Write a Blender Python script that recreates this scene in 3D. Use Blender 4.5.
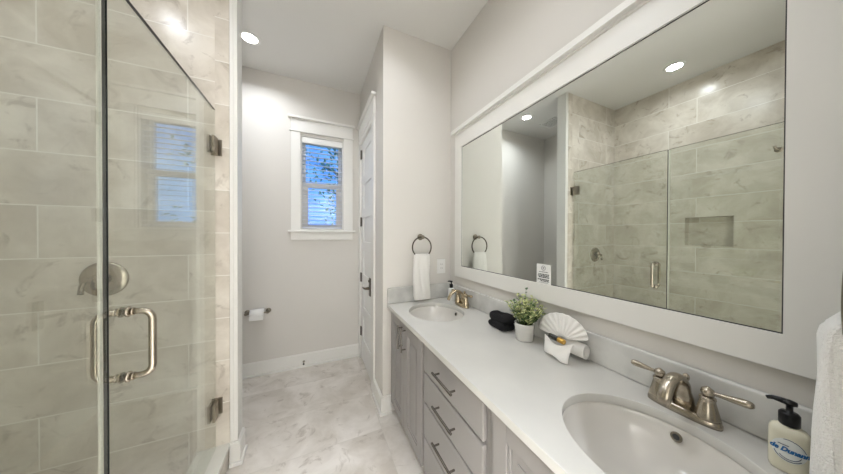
import bpy, bmesh, math, random
from mathutils import Vector, Matrix
PI = math.pi
random.seed(7)
for o in list(bpy.data.objects): bpy.data.objects.remove(o)
S = bpy.context.scene
C = S.collection
# ------------------------------------------------------------------ camera
cd = bpy.data.cameras.new('camera'); cam = bpy.data.objects.new('camera', cd); C.objects.link(cam)
cd.sensor_width = 36; cd.lens = 236.93 * 36 / 843; cd.clip_start = .01
yaw, pit, rol = map(math.radians, (24.3635, -.3726, .179))
F = Vector((math.sin(yaw)*math.cos(pit), math.cos(yaw)*math.cos(pit), math.sin(pit)))
R = Vector((math.cos(yaw), -math.sin(yaw), 0)); U = R.cross(F)
R2 = math.cos(rol)*R + math.sin(rol)*U; U2 = -math.sin(rol)*R + math.cos(rol)*U
m = Matrix((R2, U2, -F)).transposed().to_4x4(); m.translation = (0, 0, 1.408)
cam.matrix_world = m
S.camera = cam
# ------------------------------------------------------------------ world and exposure
w = bpy.data.worlds.new('sky'); S.world = w; w.use_nodes = True
nt = w.node_tree; bg = nt.nodes['Background']
tc = nt.nodes.new('ShaderNodeTexCoord'); nz = nt.nodes.new('ShaderNodeTexNoise'); cr = nt.nodes.new('ShaderNodeValToRGB')
nz.inputs['Scale'].default_value = 3.5; nz.inputs['Detail'].default_value = 5
cr.color_ramp.elements[0].position = .42; cr.color_ramp.elements[0].color = (.04, .2, .78, 1)
cr.color_ramp.elements[1].position = .62; cr.color_ramp.elements[1].color = (.2, .52, 1, 1)
nt.links.new(tc.outputs['Generated'], nz.inputs['Vector']); nt.links.new(nz.outputs['Fac'], cr.inputs['Fac'])
nt.links.new(cr.outputs['Color'], bg.inputs['Color'])
SKY_STRENGTH = 1.05
bg.inputs['Strength'].default_value = SKY_STRENGTH
S.view_settings.view_transform = 'Standard'; S.view_settings.look = 'None'
S.view_settings.gamma = 1; S.view_settings.use_curve_mapping = False
S.view_settings.exposure = 0.68
LAMP_W = 3.0          # every ceiling downlight
HALL_FILL_W = 70.0         # each added fill lamp in the unseen hall

# ------------------------------------------------------------------ materials
def lin(c):
    return tuple(((v/255+.055)/1.055)**2.4 if v > 10 else v/255/12.92 for v in c) + (1,)
def mat(name, c, rough=.5, metal=0., bump=0., bscale=200., var=0., vscale=6., trans=0., ior=1.45, coat=0., emit=None, sheen=0.):
    M = bpy.data.materials.new(name); M.use_nodes = True; n = M.node_tree.nodes; L = M.node_tree.links; b = n['Principled BSDF']
    b.inputs['Base Color'].default_value = lin(c); b.inputs['Roughness'].default_value = rough; b.inputs['Metallic'].default_value = metal
    b.inputs['Transmission Weight'].default_value = trans; b.inputs['IOR'].default_value = ior; b.inputs['Coat Weight'].default_value = coat
    b.inputs['Sheen Weight'].default_value = sheen
    g = n.new('ShaderNodeNewGeometry')
    if var:
        t = n.new('ShaderNodeTexNoise'); t.inputs['Scale'].default_value = vscale; t.inputs['Detail'].default_value = 6
        r = n.new('ShaderNodeValToRGB'); r.color_ramp.elements[0].position = .35; r.color_ramp.elements[1].position = .65
        r.color_ramp.elements[0].color = lin(tuple(max(0, v*(1-var)) for v in c)); r.color_ramp.elements[1].color = lin(tuple(min(255, v*(1+var*.6)) for v in c))
        L.new(g.outputs['Position'], t.inputs['Vector']); L.new(t.outputs['Fac'], r.inputs['Fac']); L.new(r.outputs['Color'], b.inputs['Base Color'])
    if bump:
        t = n.new('ShaderNodeTexNoise'); t.inputs['Scale'].default_value = bscale; t.inputs['Detail'].default_value = 3
        u = n.new('ShaderNodeBump'); u.inputs['Strength'].default_value = bump; u.inputs['Distance'].default_value = .004
        L.new(g.outputs['Position'], t.inputs['Vector']); L.new(t.outputs['Fac'], u.inputs['Height']); L.new(u.outputs['Normal'], b.inputs['Normal'])
    if emit:
        b.inputs['Emission Color'].default_value = lin(emit[0]); b.inputs['Emission Strength'].default_value = emit[1]
    return M
def glassy(name, tint, ior=1.5):
    # clear sheet: straight-through light with a tint, and fresnel reflection
    M = bpy.data.materials.new(name); M.use_nodes = True; n = M.node_tree.nodes; L = M.node_tree.links
    n.remove(n['Principled BSDF']); out = n['Material Output']
    t = n.new('ShaderNodeBsdfTransparent'); t.inputs['Color'].default_value = tint + (1,)
    gl = n.new('ShaderNodeBsdfGlossy'); gl.inputs['Roughness'].default_value = 0; gl.inputs['Color'].default_value = (1, 1, 1, 1)
    fr = n.new('ShaderNodeFresnel'); # a sheet: both faces reflect like the outer one
    ge = n.new('ShaderNodeNewGeometry'); mr = n.new('ShaderNodeMapRange'); mr.inputs['To Min'].default_value = ior; mr.inputs['To Max'].default_value = 1/ior
    L.new(ge.outputs['Backfacing'], mr.inputs['Value']); L.new(mr.outputs['Result'], fr.inputs['IOR'])
    mx = n.new('ShaderNodeMixShader'); L.new(fr.outputs[0], mx.inputs[0]); L.new(t.outputs[0], mx.inputs[1]); L.new(gl.outputs[0], mx.inputs[2])
    L.new(mx.outputs[0], out.inputs['Surface'])
    return M
def tile(name, axis, ph, vph, bw, rh, c1, c2, grout, rough, offset=.28, mortar=.003, freq=2, vscale=3.2, vein=(150, 140, 128), veinamt=.5, stretch=1.0):
    M = bpy.data.materials.new(name); M.use_nodes = True; n = M.node_tree.nodes; L = M.node_tree.links; b = n['Principled BSDF']
    b.inputs['Roughness'].default_value = rough; b.inputs['Specular IOR Level'].default_value = .28
    g = n.new('ShaderNodeNewGeometry'); s = n.new('ShaderNodeSeparateXYZ'); L.new(g.outputs['Position'], s.inputs[0])
    a1 = n.new('ShaderNodeMath'); a2 = n.new('ShaderNodeMath'); a1.inputs[1].default_value = ph; a2.inputs[1].default_value = vph
    L.new(s.outputs[axis[0]], a1.inputs[0]); L.new(s.outputs[axis[1]], a2.inputs[0])
    cb = n.new('ShaderNodeCombineXYZ'); L.new(a1.outputs[0], cb.inputs[0]); L.new(a2.outputs[0], cb.inputs[1])
    br = n.new('ShaderNodeTexBrick'); br.offset = offset; br.offset_frequency = freq; br.squash = 1
    br.inputs['Scale'].default_value = 1; br.inputs['Mortar Size'].default_value = mortar; br.inputs['Mortar Smooth'].default_value = .2
    br.inputs['Brick Width'].default_value = bw; br.inputs['Row Height'].default_value = rh; br.inputs['Bias'].default_value = 0
    br.inputs['Color1'].default_value = (0, 0, 0, 1); br.inputs['Color2'].default_value = (1, 1, 1, 1); br.inputs['Mortar'].default_value = (.5, .5, .5, 1)
    L.new(cb.outputs[0], br.inputs['Vector'])
    # each tile is cut from another place of the stone: shift the noise by the tile's own random value
    sc = n.new('ShaderNodeVectorMath'); sc.operation = 'MULTIPLY_ADD'; sc.inputs[1].default_value = (9, 7, 5)
    mp = n.new('ShaderNodeVectorMath'); mp.operation = 'MULTIPLY'; mp.inputs[1].default_value = (1, stretch, 1); L.new(cb.outputs[0], mp.inputs[0])
    L.new(br.outputs['Color'], sc.inputs[0]); L.new(mp.outputs[0], sc.inputs[2])
    n1 = n.new('ShaderNodeTexNoise'); n1.inputs['Scale'].default_value = vscale; n1.inputs['Detail'].default_value = 7; n1.inputs['Roughness'].default_value = .6; n1.inputs['Distortion'].default_value = .5
    L.new(sc.outputs[0], n1.inputs['Vector'])
    r1 = n.new('ShaderNodeValToRGB'); r1.color_ramp.elements[0].position = .36; r1.color_ramp.elements[1].position = .66
    r1.color_ramp.elements[0].color = lin(c1); r1.color_ramp.elements[1].color = lin(c2); L.new(n1.outputs['Fac'], r1.inputs['Fac'])
    n2 = n.new('ShaderNodeTexNoise'); n2.inputs['Scale'].default_value = vscale*1.7; n2.inputs['Detail'].default_value = 8; n2.inputs['Roughness'].default_value = .65; n2.inputs['Distortion'].default_value = 1.2
    L.new(sc.outputs[0], n2.inputs['Vector'])
    r2 = n.new('ShaderNodeValToRGB'); e = r2.color_ramp.elements; e[0].position = .34; e[0].color = (veinamt,)*3 + (1,); e[1].position = .43; e[1].color = (0, 0, 0, 1)
    L.new(n2.outputs['Fac'], r2.inputs['Fac'])
    m1 = n.new('ShaderNodeMix'); m1.data_type = 'RGBA'; L.new(r2.outputs['Color'], m1.inputs['Factor']); L.new(r1.outputs['Color'], m1.inputs[6]); m1.inputs[7].default_value = lin(vein)
    m2 = n.new('ShaderNodeMix'); m2.data_type = 'RGBA'; L.new(br.outputs['Fac'], m2.inputs['Factor']); L.new(m1.outputs[2], m2.inputs[6]); m2.inputs[7].default_value = lin(grout)
    L.new(m2.outputs[2], b.inputs['Base Color'])
    bp = n.new('ShaderNodeBump'); bp.inputs['Strength'].default_value = .35; bp.inputs['Distance'].default_value = .002; bp.invert = True
    L.new(br.outputs['Fac'], bp.inputs['Height']); L.new(bp.outputs['Normal'], b.inputs['Normal'])
    return M

PAINT = mat('wall_paint', (215, 211, 204), .85)
CEIL = mat('ceiling_paint', (224, 222, 217), .9)
TRIM = mat('trim_paint', (230, 228, 222), .4)
DOORP = mat('door_paint', (230, 229, 225), .35)
TC = dict(vscale=4.5, c1=(198, 189, 175), c2=(224, 217, 205), grout=(230, 226, 217), vein=(160, 148, 132), veinamt=.55)
TILE_X = tile('shower_tile_across', 'XZ', 1.205, -.012, .76, .2559, rough=.22, **TC)
TILE_Y = tile('shower_tile_along', 'YZ', .25, -.012, .76, .2559, rough=.22, **TC)
TILE_J = tile('jamb_tile', 'XZ', .9, -.14, .76, .2559, rough=.25, **TC)
FLOOR = tile('floor_tile', 'XY', -.45+2.44, -.04, 1.22, .41, c1=(194, 186, 175), c2=(220, 214, 206), grout=(196, 190, 180), rough=.3, offset=0, mortar=.002, vscale=4.2, vein=(158, 147, 134), veinamt=.55)
SHFLOOR = tile('shower_floor_mosaic', 'XY', 5, 5, .05, .05, c1=(170, 164, 150), c2=(200, 194, 182), grout=(205, 200, 190), rough=.4, offset=0)
CURB = mat('curb_stone', (222, 220, 212), .25, var=.05, vscale=4)
QUARTZ = mat('white_quartz', (210, 208, 202), .2, var=.015, vscale=5)
SPLASH = mat('grey_veined_marble', (204, 203, 198), .2, var=.09, vscale=7)
CERAMIC = mat('bisque_ceramic', (222, 218, 211), .12, coat=.3)
CAB = mat('grey_cabinet_paint', (150, 146, 142), .42)
CABIN = mat('cabinet_inside', (120, 116, 110), .6)
NICKEL = mat('brushed_nickel', (180, 171, 156), .24, 1.0)
NICKEL2 = mat('satin_nickel', (146, 138, 124), .3, 1.0)
CHAMP = mat('champagne_nickel', (192, 178, 152), .24, 1.0)
STEEL = mat('steel_pull', (136, 131, 125), .26, 1.0)
DARKM = mat('dark_bronze', (92, 84, 74), .35, 1.0)
MIRROR = mat('silvered_glass', (236, 240, 236), 0., 1.0)
GLASS = glassy('shower_glass', (.94, .957, .935), 1.6)
WGLASS = glassy('window_glass', (.97, .98, .99), 1.45)
EDGE = mat('polished_glass_edge', (5, 10, 9), .35)
SEAL = mat('clear_vinyl_seal', (236, 232, 222), .4)
WHITE = mat('white_plastic', (236, 235, 231), .35)
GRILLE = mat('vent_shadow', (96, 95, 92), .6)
LENS = mat('lamp_lens', (255, 252, 245), .4, emit=((255, 250, 240), 6))
SLAT = mat('blind_slat', (232, 234, 240), .5)
TERRY = mat('white_terry', (238, 236, 231), .95, bump=1.0, bscale=330, sheen=.3)
TERRY2 = mat('white_cotton', (238, 235, 229), .95, bump=.5, bscale=420, sheen=.3)
BLACKT = mat('black_terry', (24, 23, 25), .95, bump=1.0, bscale=380)
POT = mat('white_pot', (226, 224, 218), .5)
SOIL = mat('soil', (60, 52, 42), .95, bump=.8, bscale=300)
LEAF = [mat('leaf_pale', (214, 216, 156), .55), mat('leaf_mid', (150, 168, 108), .55), mat('leaf_dark', (72, 98, 62), .55)]
STEM = mat('plant_stem', (96, 116, 70), .6)
SOAP = mat('pale_soap', (238, 233, 210), .18, trans=.12, ior=1.35)
PUMP = mat('black_pump', (14, 14, 15), .3)
LABEL = mat('label_white', (228, 230, 226), .4)
BLUE = mat('label_blue', (40, 108, 166), .4)
NAVY = mat('label_navy', (60, 74, 96), .4)
INK = mat('ink', (58, 58, 58), .6)
CARD = mat('card_white', (232, 232, 228), .5)
GOLD = mat('gold_cap', (206, 164, 84), .28, 1.0)
BOTTLE = mat('dark_bottle', (34, 32, 28), .15)
PAPER = mat('toilet_paper', (238, 237, 233), .9, bump=.3, bscale=250)
BARK = mat('tree_bark', (96, 84, 74), .9)
FOL = [mat('tree_leaf_teal', (84, 150, 124), .7), mat('tree_leaf_light', (150, 196, 160), .7)]
GRASS = mat('lawn', (110, 140, 80), .95, var=.2, vscale=3)
RUBBER = mat('rubber_tip', (70, 68, 64), .7)

# ------------------------------------------------------------------ mesh helpers
def box(bm, x0, x1, y0, y1, z0, z1, mi=0):
    v = [bm.verts.new((x, y, z)) for x in (x0, x1) for y in (y0, y1) for z in (z0, z1)]
    for q in ((0, 1, 3, 2), (4, 6, 7, 5), (0, 4, 5, 1), (2, 3, 7, 6), (0, 2, 6, 4), (1, 5, 7, 3)):
        f = bm.faces.new([v[i] for i in q]); f.material_index = mi
    return v
def frame_axes(d):
    d = Vector(d).normalized(); a = Vector((0, 0, 1)) if abs(d.z) < .9 else Vector((1, 0, 0))
    u = a.cross(d).normalized(); return u, d.cross(u)
def tube(bm, pts, r, n=12, closed=False, caps=True, mi=0, sx=1.0):
    pts = [Vector(p) for p in pts]; k = len(pts); rr = r if isinstance(r, (list, tuple)) else [r]*k
    rings = []; pu = None
    for i, p in enumerate(pts):
        if closed: d = pts[(i+1) % k] - pts[i-1]
        else: d = pts[min(i+1, k-1)] - pts[max(i-1, 0)]
        d.normalize()
        if pu is None: u, v = frame_axes(d)
        else:
            u = (pu - d*pu.dot(d)).normalized(); v = d.cross(u)
        pu = u
        rings.append([bm.verts.new(p + rr[i]*(math.cos(2*PI*j/n)*u*sx + math.sin(2*PI*j/n)*v)) for j in range(n)])
    for i in range(k if closed else k-1):
        a, b = rings[i], rings[(i+1) % k]
        for j in range(n):
            f = bm.faces.new((a[j], a[(j+1) % n], b[(j+1) % n], b[j])); f.smooth = True; f.material_index = mi
    if caps and not closed:
        f = bm.faces.new(rings[0][::-1]); f.material_index = mi
        f = bm.faces.new(rings[-1]); f.material_index = mi
    return rings
def lathe(bm, o, prof, n=28, axis=(0, 0, 1), sx=1., sy=1., mi=0, cap0=True, cap1=True):
    o = Vector(o); d = Vector(axis).normalized(); u, v = frame_axes(d); rings = []
    for r, h in prof:
        rings.append([bm.verts.new(o + d*h + r*(math.cos(2*PI*j/n)*u*sx + math.sin(2*PI*j/n)*v*sy)) for j in range(n)])
    for a, b in zip(rings, rings[1:]):
        for j in range(n):
            f = bm.faces.new((a[j], a[(j+1) % n], b[(j+1) % n], b[j])); f.smooth = True; f.material_index = mi
    if cap0: f = bm.faces.new(rings[0][::-1]); f.material_index = mi
    if cap1: f = bm.faces.new(rings[-1]); f.material_index = mi
def arc(c, r, a0, a1, n, e1, e2):
    c, e1, e2 = Vector(c), Vector(e1), Vector(e2)
    return [c + r*(math.cos(a0+(a1-a0)*i/n)*e1 + math.sin(a0+(a1-a0)*i/n)*e2) for i in range(n+1)]
def prism(bm, pts, axis, a, b, mi=0):
    # closed 2-D outline extruded along an axis ('x','y','z') from a to b
    def P(p, t):
        return {'x': (t, p[0], p[1]), 'y': (p[0], t, p[1]), 'z': (p[0], p[1], t)}[axis]
    A = [bm.verts.new(P(p, a)) for p in pts]; B = [bm.verts.new(P(p, b)) for p in pts]; n = len(pts)
    for i in range(n): bm.faces.new((A[i], A[(i+1) % n], B[(i+1) % n], B[i])).material_index = mi
    bm.faces.new(A[::-1]).material_index = mi; bm.faces.new(B).material_index = mi
def obj(name, bm, ms, parent=None, bevel=0., seg=2, sub=0, smooth=False, solid=0., origin=None):
    bmesh.ops.recalc_face_normals(bm, faces=bm.faces)
    off = Vector(parent_world(parent)) if parent else Vector(origin) if origin else Vector((0, 0, 0))
    if off.length: bmesh.ops.translate(bm, verts=bm.verts, vec=-off)
    me = bpy.data.meshes.new(name); bm.to_mesh(me); bm.free()
    for q in (ms if isinstance(ms, (list, tuple)) else [ms]): me.materials.append(q)
    if smooth:
        for p in me.polygons: p.use_smooth = True
    o = bpy.data.objects.new(name, me); C.objects.link(o)
    if parent: o.parent = parent
    elif origin: o.location = origin
    if solid:
        k = o.modifiers.new('solid', 'SOLIDIFY'); k.thickness = solid; k.offset = -1
    if bevel:
        k = o.modifiers.new('bevel', 'BEVEL'); k.width = bevel; k.segments = seg; k.limit_method = 'ANGLE'; k.angle_limit = math.radians(40)
    if sub:
        k = o.modifiers.new('sub', 'SUBSURF'); k.levels = sub; k.render_levels = sub
    return o
def parent_world(p):
    v = Vector((0, 0, 0))
    while p: v += p.location; p = p.parent
    return v
def tag(o, label, cat, group=None, kind=None):
    if label: o['label'] = label
    if cat: o['category'] = cat
    if group: o['group'] = group
    if kind: o['kind'] = kind
    return o
def thing(name, loc, label, cat, group=None):
    o = bpy.data.objects.new(name, None); C.objects.link(o); o.location = loc; o.empty_display_size = .05
    return tag(o, label, cat, group)
def BM(): return bmesh.new()
def boxobj(name, dims, m, parent=None, bevel=0., **k):
    bm = BM(); box(bm, *dims); return obj(name, bm, m, parent, bevel, **k)
def struct(name, boxes, m, label=None, cat=None, bevel=0.):
    bm = BM()
    for b in boxes: box(bm, *b)
    o = obj(name, bm, m, None, bevel); o['kind'] = 'structure'
    o['label'] = label; o['category'] = cat
    return o

# ------------------------------------------------------------------ room shell
XW, XD, XL, YT, YB, YN, ZC = 1.107, .4916, -1.387, 1.82, 2.828, -.02, 3.05
YE, XG = 1.79, -.532
struct('floor', [(-1.5, 1.25, -2.0, 3.0, -.1, 0)], FLOOR, 'pale marble look tile floor running from the vanity to the back wall', 'floor')
struct('ceiling', [(-1.5, 1.25, -2.0, 3.0, ZC, ZC+.1)], CEIL, 'plain white ceiling with recessed downlights', 'ceiling')
struct('wall_right', [(XW, XW+.12, -.14, 2.98, 0, ZC)], PAINT, 'off-white painted wall behind the vanity and framed mirror', 'wall')
struct('wall_middle', [(XD, XW, YT, YT+.11, 0, ZC)], PAINT, 'off-white wall at the far end of the vanity with towel ring', 'wall')
DY0, DY1, DZ = 2.165, 2.768, 2.44
struct('wall_inner', [(XD, XD+.11, YT+.11, DY0, 0, ZC), (XD, XD+.11, DY1, YB, 0, ZC), (XD, XD+.11, DY0, DY1, DZ+.01, ZC)], PAINT, 'off-white side wall around the panelled white door', 'wall')
WX0, WX1, WZ0, WZ1 = -.133, .303, 1.462, 2.475
struct('wall_back', [(-1.5, WX0, YB, YB+.15, 0, ZC), (WX1, XW, YB, YB+.15, 0, ZC), (WX0, WX1, YB, YB+.15, 0, WZ0), (WX0, WX1, YB, YB+.15, WZ1, ZC)], PAINT, 'greige back wall with the small window', 'wall')
struct('wall_left', [(-1.5, XL, 1.895, YB, 0, ZC)], PAINT, 'painted left wall of the toilet alcove', 'wall')
NY0, NY1, NZ0, NZ1 = .816, 1.136, 1.315, 1.602
struct('wall_shower_back', [(-1.5, XL, -.02, NY0, 0, ZC), (-1.5, XL, NY1, YE, 0, ZC), (-1.5, XL, NY0, NY1, 0, NZ0), (-1.5, XL, NY0, NY1, NZ1, ZC), (-1.5, XL-.09, NY0, NY1, NZ0, NZ1)], TILE_Y, 'stone tiled long shower wall with recessed niche', 'wall')
struct('wall_shower_end', [(-1.5, XG-.004, YE, YE+.01, 0, ZC)], TILE_X, 'stone tiled shower wall carrying the round valve', 'wall')
struct('wall_jamb', [(XG-.004, -.468, YE-.001, YE+.01, 0, ZC)], TILE_J, 'narrow tiled strip beside the shower door hinges', 'wall')
struct('wall_wing', [(-1.5, -.449, YE+.01, 1.895, 0, ZC)], PAINT, 'short painted wing wall between shower and toilet alcove', 'wall')
struct('wall_near', [(-1.5, -.46, YN-.12, YN, 0, ZC), (.46, XW, YN-.12, YN, 0, ZC), (-.46, .46, YN-.12, YN, 2.44, ZC)], PAINT, 'painted near wall with the open doorway', 'wall')
struct('wall_hall', [(-1.5, -1.4, -2.0, -.14, 0, ZC), (1.15, 1.25, -2.0, -.14, 0, ZC), (-1.4, 1.15, -2.0, -1.9, 0, ZC)], PAINT, 'painted walls of the hall outside the doorway', 'wall')
struct('shower_floor', [(XL, -.62, -.02, YE, 0, .03)], SHFLOOR, 'small mosaic tiled shower floor', 'floor')
bm = BM(); box(bm, -.612, -.474, YN, YE, 0, .115)
o = obj('shower_curb', bm, TILE_Y); o['kind'] = 'structure'; o['label'] = 'low tiled shower curb under the glass'; o['category'] = 'curb'
bm = BM(); box(bm, -.622, -.466, YN, YE, .115, .14); obj('curb_cap', bm, CURB, o, .003)

# post casing and baseboards
struct('trim_1', [(-.449, -.43, YE+.004, 1.9, 0, ZC), (-.468, -.449, YE+.002, YE+.012, 0, ZC)], TRIM, 'tall white casing on the end of the shower wing wall', 'trim', .002)
def base(name, runs, label):
    # runs: (x0,y0,x1,y1,nx,ny): wall line and the direction into the room
    bm = BM()
    for x0_, y0, x1_, y1, nx, ny, *e in runs:
        for t, z0, z1 in ((.016, .02, .132), (.011, .132, .141), (.028, 0, .02)):
            x0, x1 = x0_ - (t if 'a' in e else 0), x1_ + (t if 'b' in e else 0)
            box(bm, min(x0, x1, x0+nx*t, x1+nx*t), max(x0, x1, x0+nx*t, x1+nx*t), min(y0, y1, y0+ny*t, y1+ny*t), max(y0, y1, y0+ny*t, y1+ny*t), z0, z1)
    o = obj(name, bm, TRIM, None, .002); o['kind'] = 'structure'; o['label'] = label; o['category'] = 'baseboard'
base('baseboard_back', [(XL, YB, XD-.002, YB, 0, -1)], 'white baseboard along the back wall under the window')
base('baseboard_left', [(-.43, YE+.004, -.43, 1.9, 1, 0), (-.468, YE+.004, -.43, YE+.004, 0, -1, 'b')], 'white baseboard wrapping the shower post')
base('baseboard_middle', [(XD, YT, XD, 2.07, -1, 0), (XD, YT, .56, YT, 0, -1, 'a')], 'white baseboard wrapping the corner beside the vanity')
base('baseboard_alcove', [(XL, 1.9, XL, YB-.03, 1, 0), (XL+.03, 1.895, -.45, 1.895, 0, 1)], 'white baseboard inside the toilet alcove')

# ------------------------------------------------------------------ window
bm = BM()
box(bm, WX0, WX0+.012, YB, YB+.15, WZ0, WZ1); box(bm, WX1-.012, WX1, YB, YB+.15, WZ0, WZ1)
box(bm, WX0+.012, WX1-.012, YB, YB+.15, WZ1-.012, WZ1); box(bm, WX0+.012, WX1-.012, YB, YB+.15, WZ0, WZ0+.012)
win = obj('window_1', bm, TRIM); tag(win, 'small white double hung window with craftsman casing on the back wall', 'window', None, 'structure')
bm = BM(); box(bm, -.222, WX0, YB-.018, YB, 1.46, 2.497); box(bm, WX1, .402, YB-.018, YB, 1.46, 2.497); obj('casing', bm, TRIM, win, .002)
bm = BM(); box(bm, -.235, .412, YB-.026, YB, 2.497, 2.512); box(bm, -.222, .402, YB-.02, YB, 2.512, 2.632); box(bm, -.248, .42, YB-.045, YB, 2.632, 2.655); obj('header', bm, TRIM, win, .003)
bm = BM(); box(bm, -.248, .43, YB-.05, YB+.02, 1.44, 1.4615); obj('stool', bm, TRIM, win, .003)
boxobj('apron', (-.222, .402, YB-.018, YB, 1.356, 1.44), TRIM, win, .002)
def sash(x0, x1, y, z0, z1, sw, b, t):
    bm = BM(); box(bm, x0, x0+sw, y, y+.03, z0, z1); box(bm, x1-sw, x1, y, y+.03, z0, z1); box(bm, x0+sw, x1-sw, y, y+.03, z0, z0+b); box(bm, x0+sw, x1-sw, y, y+.03, z1-t, z1)
    s = obj('sash', bm, TRIM, win, .002); boxobj('pane', (x0+sw, x1-sw, y+.013, y+.017, z0+b, z1-t), WGLASS, s)
sash(WX0+.012, WX1-.012, YB+.085, 1.474, 1.985, .06, .05, .05)
sash(WX0+.012, WX1-.012, YB+.117, 1.945, 2.463, .035, .05, .04)
# blind
bl = thing('window_blind', (.085, YB+.04, 1.474), 'white slatted blind lowered inside the small window', 'blind')
boxobj('valance', (WX0+.013, WX1-.013, YB+.006, YB+.018, 2.398, 2.462), WHITE, bl, .003)
boxobj('head_rail', (WX0+.02, WX1-.02, YB+.022, YB+.066, 2.415, 2.462), WHITE, bl, .002)
bm = BM(); z = 1.53
while z < 2.40:
    prism(bm, [(YB+.02, z-.003), (YB+.02, z-.0005), (YB+.044, z+.003), (YB+.068, z+.0035), (YB+.068, z+.0005), (YB+.044, z)], 'x', WX0+.016, WX1-.016); z += .046
obj('slats', bm, SLAT, bl)
boxobj('bottom_rail', (WX0+.016, WX1-.016, YB+.02, YB+.068, 1.48, 1.498), SLAT, bl, .003)
for x in (-.06, .23):
    bm = BM(); tube(bm, [(x, YB+.019, 1.49), (x, YB+.019, 2.42)], .0012, 6); obj('ladder_cord', bm, SLAT, bl)

# ------------------------------------------------------------------ closet door
dr = boxobj('door_1', (XD+.008, XD+.046, DY0+.012, DY1-.012, .008, DZ-.004), DOORP)
dr.hide_render = False
bpy.data.objects.remove(dr)
bm = BM(); y0, y1 = DY0+.012, DY1-.012; sw = .1
box(bm, XD+.004, XD+.04, y0, y0+sw, .01, DZ-.003); box(bm, XD+.004, XD+.04, y1-sw, y1, .01, DZ-.003)
rails = [(.01, .25)] + [(.25+.262*(i+1)+.1*i, .25+.262*(i+1)+.1*i+.1) for i in range(5)] + [(2.322, DZ-.003)]
for a, b in rails: box(bm, XD+.004, XD+.04, y0+sw, y1-sw, a, b)
box(bm, XD+.014, XD+.034, y0+sw, y1-sw, .02, DZ-.02)
dr = obj('door_1', bm, DOORP, None, .002, origin=(XD, DY1, 0)); tag(dr, 'tall white panelled door closed in the right hand side wall', 'door', None, 'structure')
bm = BM()
box(bm, XD-.018, XD, 2.07, DY0, 0, 2.478); box(bm, XD-.018, XD, DY1, YB-.001, 0, 2.478)
box(bm, XD-.0005, XD+.1, DY0, DY0+.01, 0, DZ); box(bm, XD-.0005, XD+.1, DY1-.01, DY1, 0, DZ); box(bm, XD, XD+.1, DY0, DY1, DZ, DZ+.01)
box(bm, XD-.018, XD, DY0, DY1, DZ-.002, 2.478)
obj('casing', bm, TRIM, dr, .002)
bm = BM(); box(bm, XD-.026, XD, 2.06, YB-.001, 2.478, 2.493); box(bm, XD-.02, XD, 2.07, YB-.001, 2.493, 2.63); box(bm, XD-.045, XD, 2.045, YB-.001, 2.63, 2.655); obj('header', bm, TRIM, dr, .003)
for z in (.316, .93, 1.56, 2.324):
    bm = BM(); lathe(bm, (XD-.004, DY1-.012, z-.05), [(.003, -.003), (.007, 0), (.007, .1), (.003, .103)], 12); box(bm, XD+.0, XD+.0045, DY1-.045, DY1-.012, z-.05, z+.05); obj('hinge', bm, DARKM, dr)
bm = BM(); box(bm, XD-.006, XD+.004, 2.262, 2.322, .82, .995); lathe(bm, (XD-.006, 2.292, .895), [(.016, 0), (.014, .012), (.011, .04)], 16, (-1, 0, 0))
tube(bm, [(XD-.045, 2.288, .895), (XD-.052, 2.31, .895), (XD-.052, 2.35, .893), (XD-.05, 2.40, .888)], [.010, .010, .008, .007], 10)
lathe(bm, (XD-.006, 2.292, .965), [(.014, 0), (.013, .01)], 16, (-1, 0, 0))
h = obj('lever_handle', bm, DARKM, dr, .003); h['label'] = 'dark metal lever handle'

# ------------------------------------------------------------------ shower glass
sd = thing('shower_door', (XG, 1.365, .145), 'frameless hinged glass shower door with metal pull handle', 'shower door')
GY0, GY1, GZ0, GZ1, GT = .968, 1.7626, .148, 2.1385, .005
def sheet(name, y0, y1, parent):
    g = boxobj(name, (XG-GT, XG+GT, y0, y1, GZ0, GZ1), GLASS, parent)
    return g
g = sheet('glass_panel', GY0+.0015, GY1-.0015, sd)
bm = BM(); box(bm, XG-GT, XG+GT, GY0, GY0+.0015, GZ0, GZ1); box(bm, XG-GT, XG+GT, GY0+.0015, GY1, GZ1, GZ1+.001)
e = obj('polished_edge', bm, EDGE, sd); e['label'] = 'dark green polished edge'
for z in (.385, 1.925):
    bm = BM(); box(bm, XG+GT, XG+GT+.012, GY1-.055, GY1, z-.048, z+.048); box(bm, XG-GT-.012, XG-GT, GY1-.055, GY1, z-.048, z+.048)
    box(bm, XG-.022, XG+.03, YE-.009, YE-.0015, z-.048, z+.048); lathe(bm, (XG, GY1+.01, z-.045), [(.009, 0), (.009, .09)], 14)
    for s in (1, -1):
        for dz in (-.025, .025): lathe(bm, (XG+s*(GT+.012), GY1-.03, z+dz), [(.008, 0), (.007, .002)], 12, (s, 0, 0))
    obj('hinge', bm, NICKEL2, sd, .002)
hy = 1.042
def pullside(s):
    bm = BM(); x0 = XG+s*(GT+.001); x1 = XG+s*.062; r = .028
    p = [(x0, hy, 1.169)] + arc((x1-s*r, hy, 1.169-r), r, PI/2, 0, 6, (s, 0, 0), (0, 0, 1)) + arc((x1-s*r, hy, .967+r), r, 0, -PI/2, 6, (s, 0, 0), (0, 0, 1)) + [(x0, hy, .967)]
    tube(bm, p, .0095, 14)
    for z in (.967, 1.169):
        lathe(bm, (x0, hy, z), [(.016, 0), (.016, .004), (.0125, .007)], 18, (s, 0, 0)); lathe(bm, (x0+s*.011, hy, z), [(.0115, 0), (.0125, .002), (.0115, .004)], 18, (s, 0, 0))
    obj('pull_handle', bm, NICKEL, sd)
pullside(1); pullside(-1)
sp = thing('shower_screen', (XG, .475, .14), 'fixed frameless glass shower panel beside the hinged glass door', 'shower panel')
sheet('glass_panel', YN+.002, .9625, sp)
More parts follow.
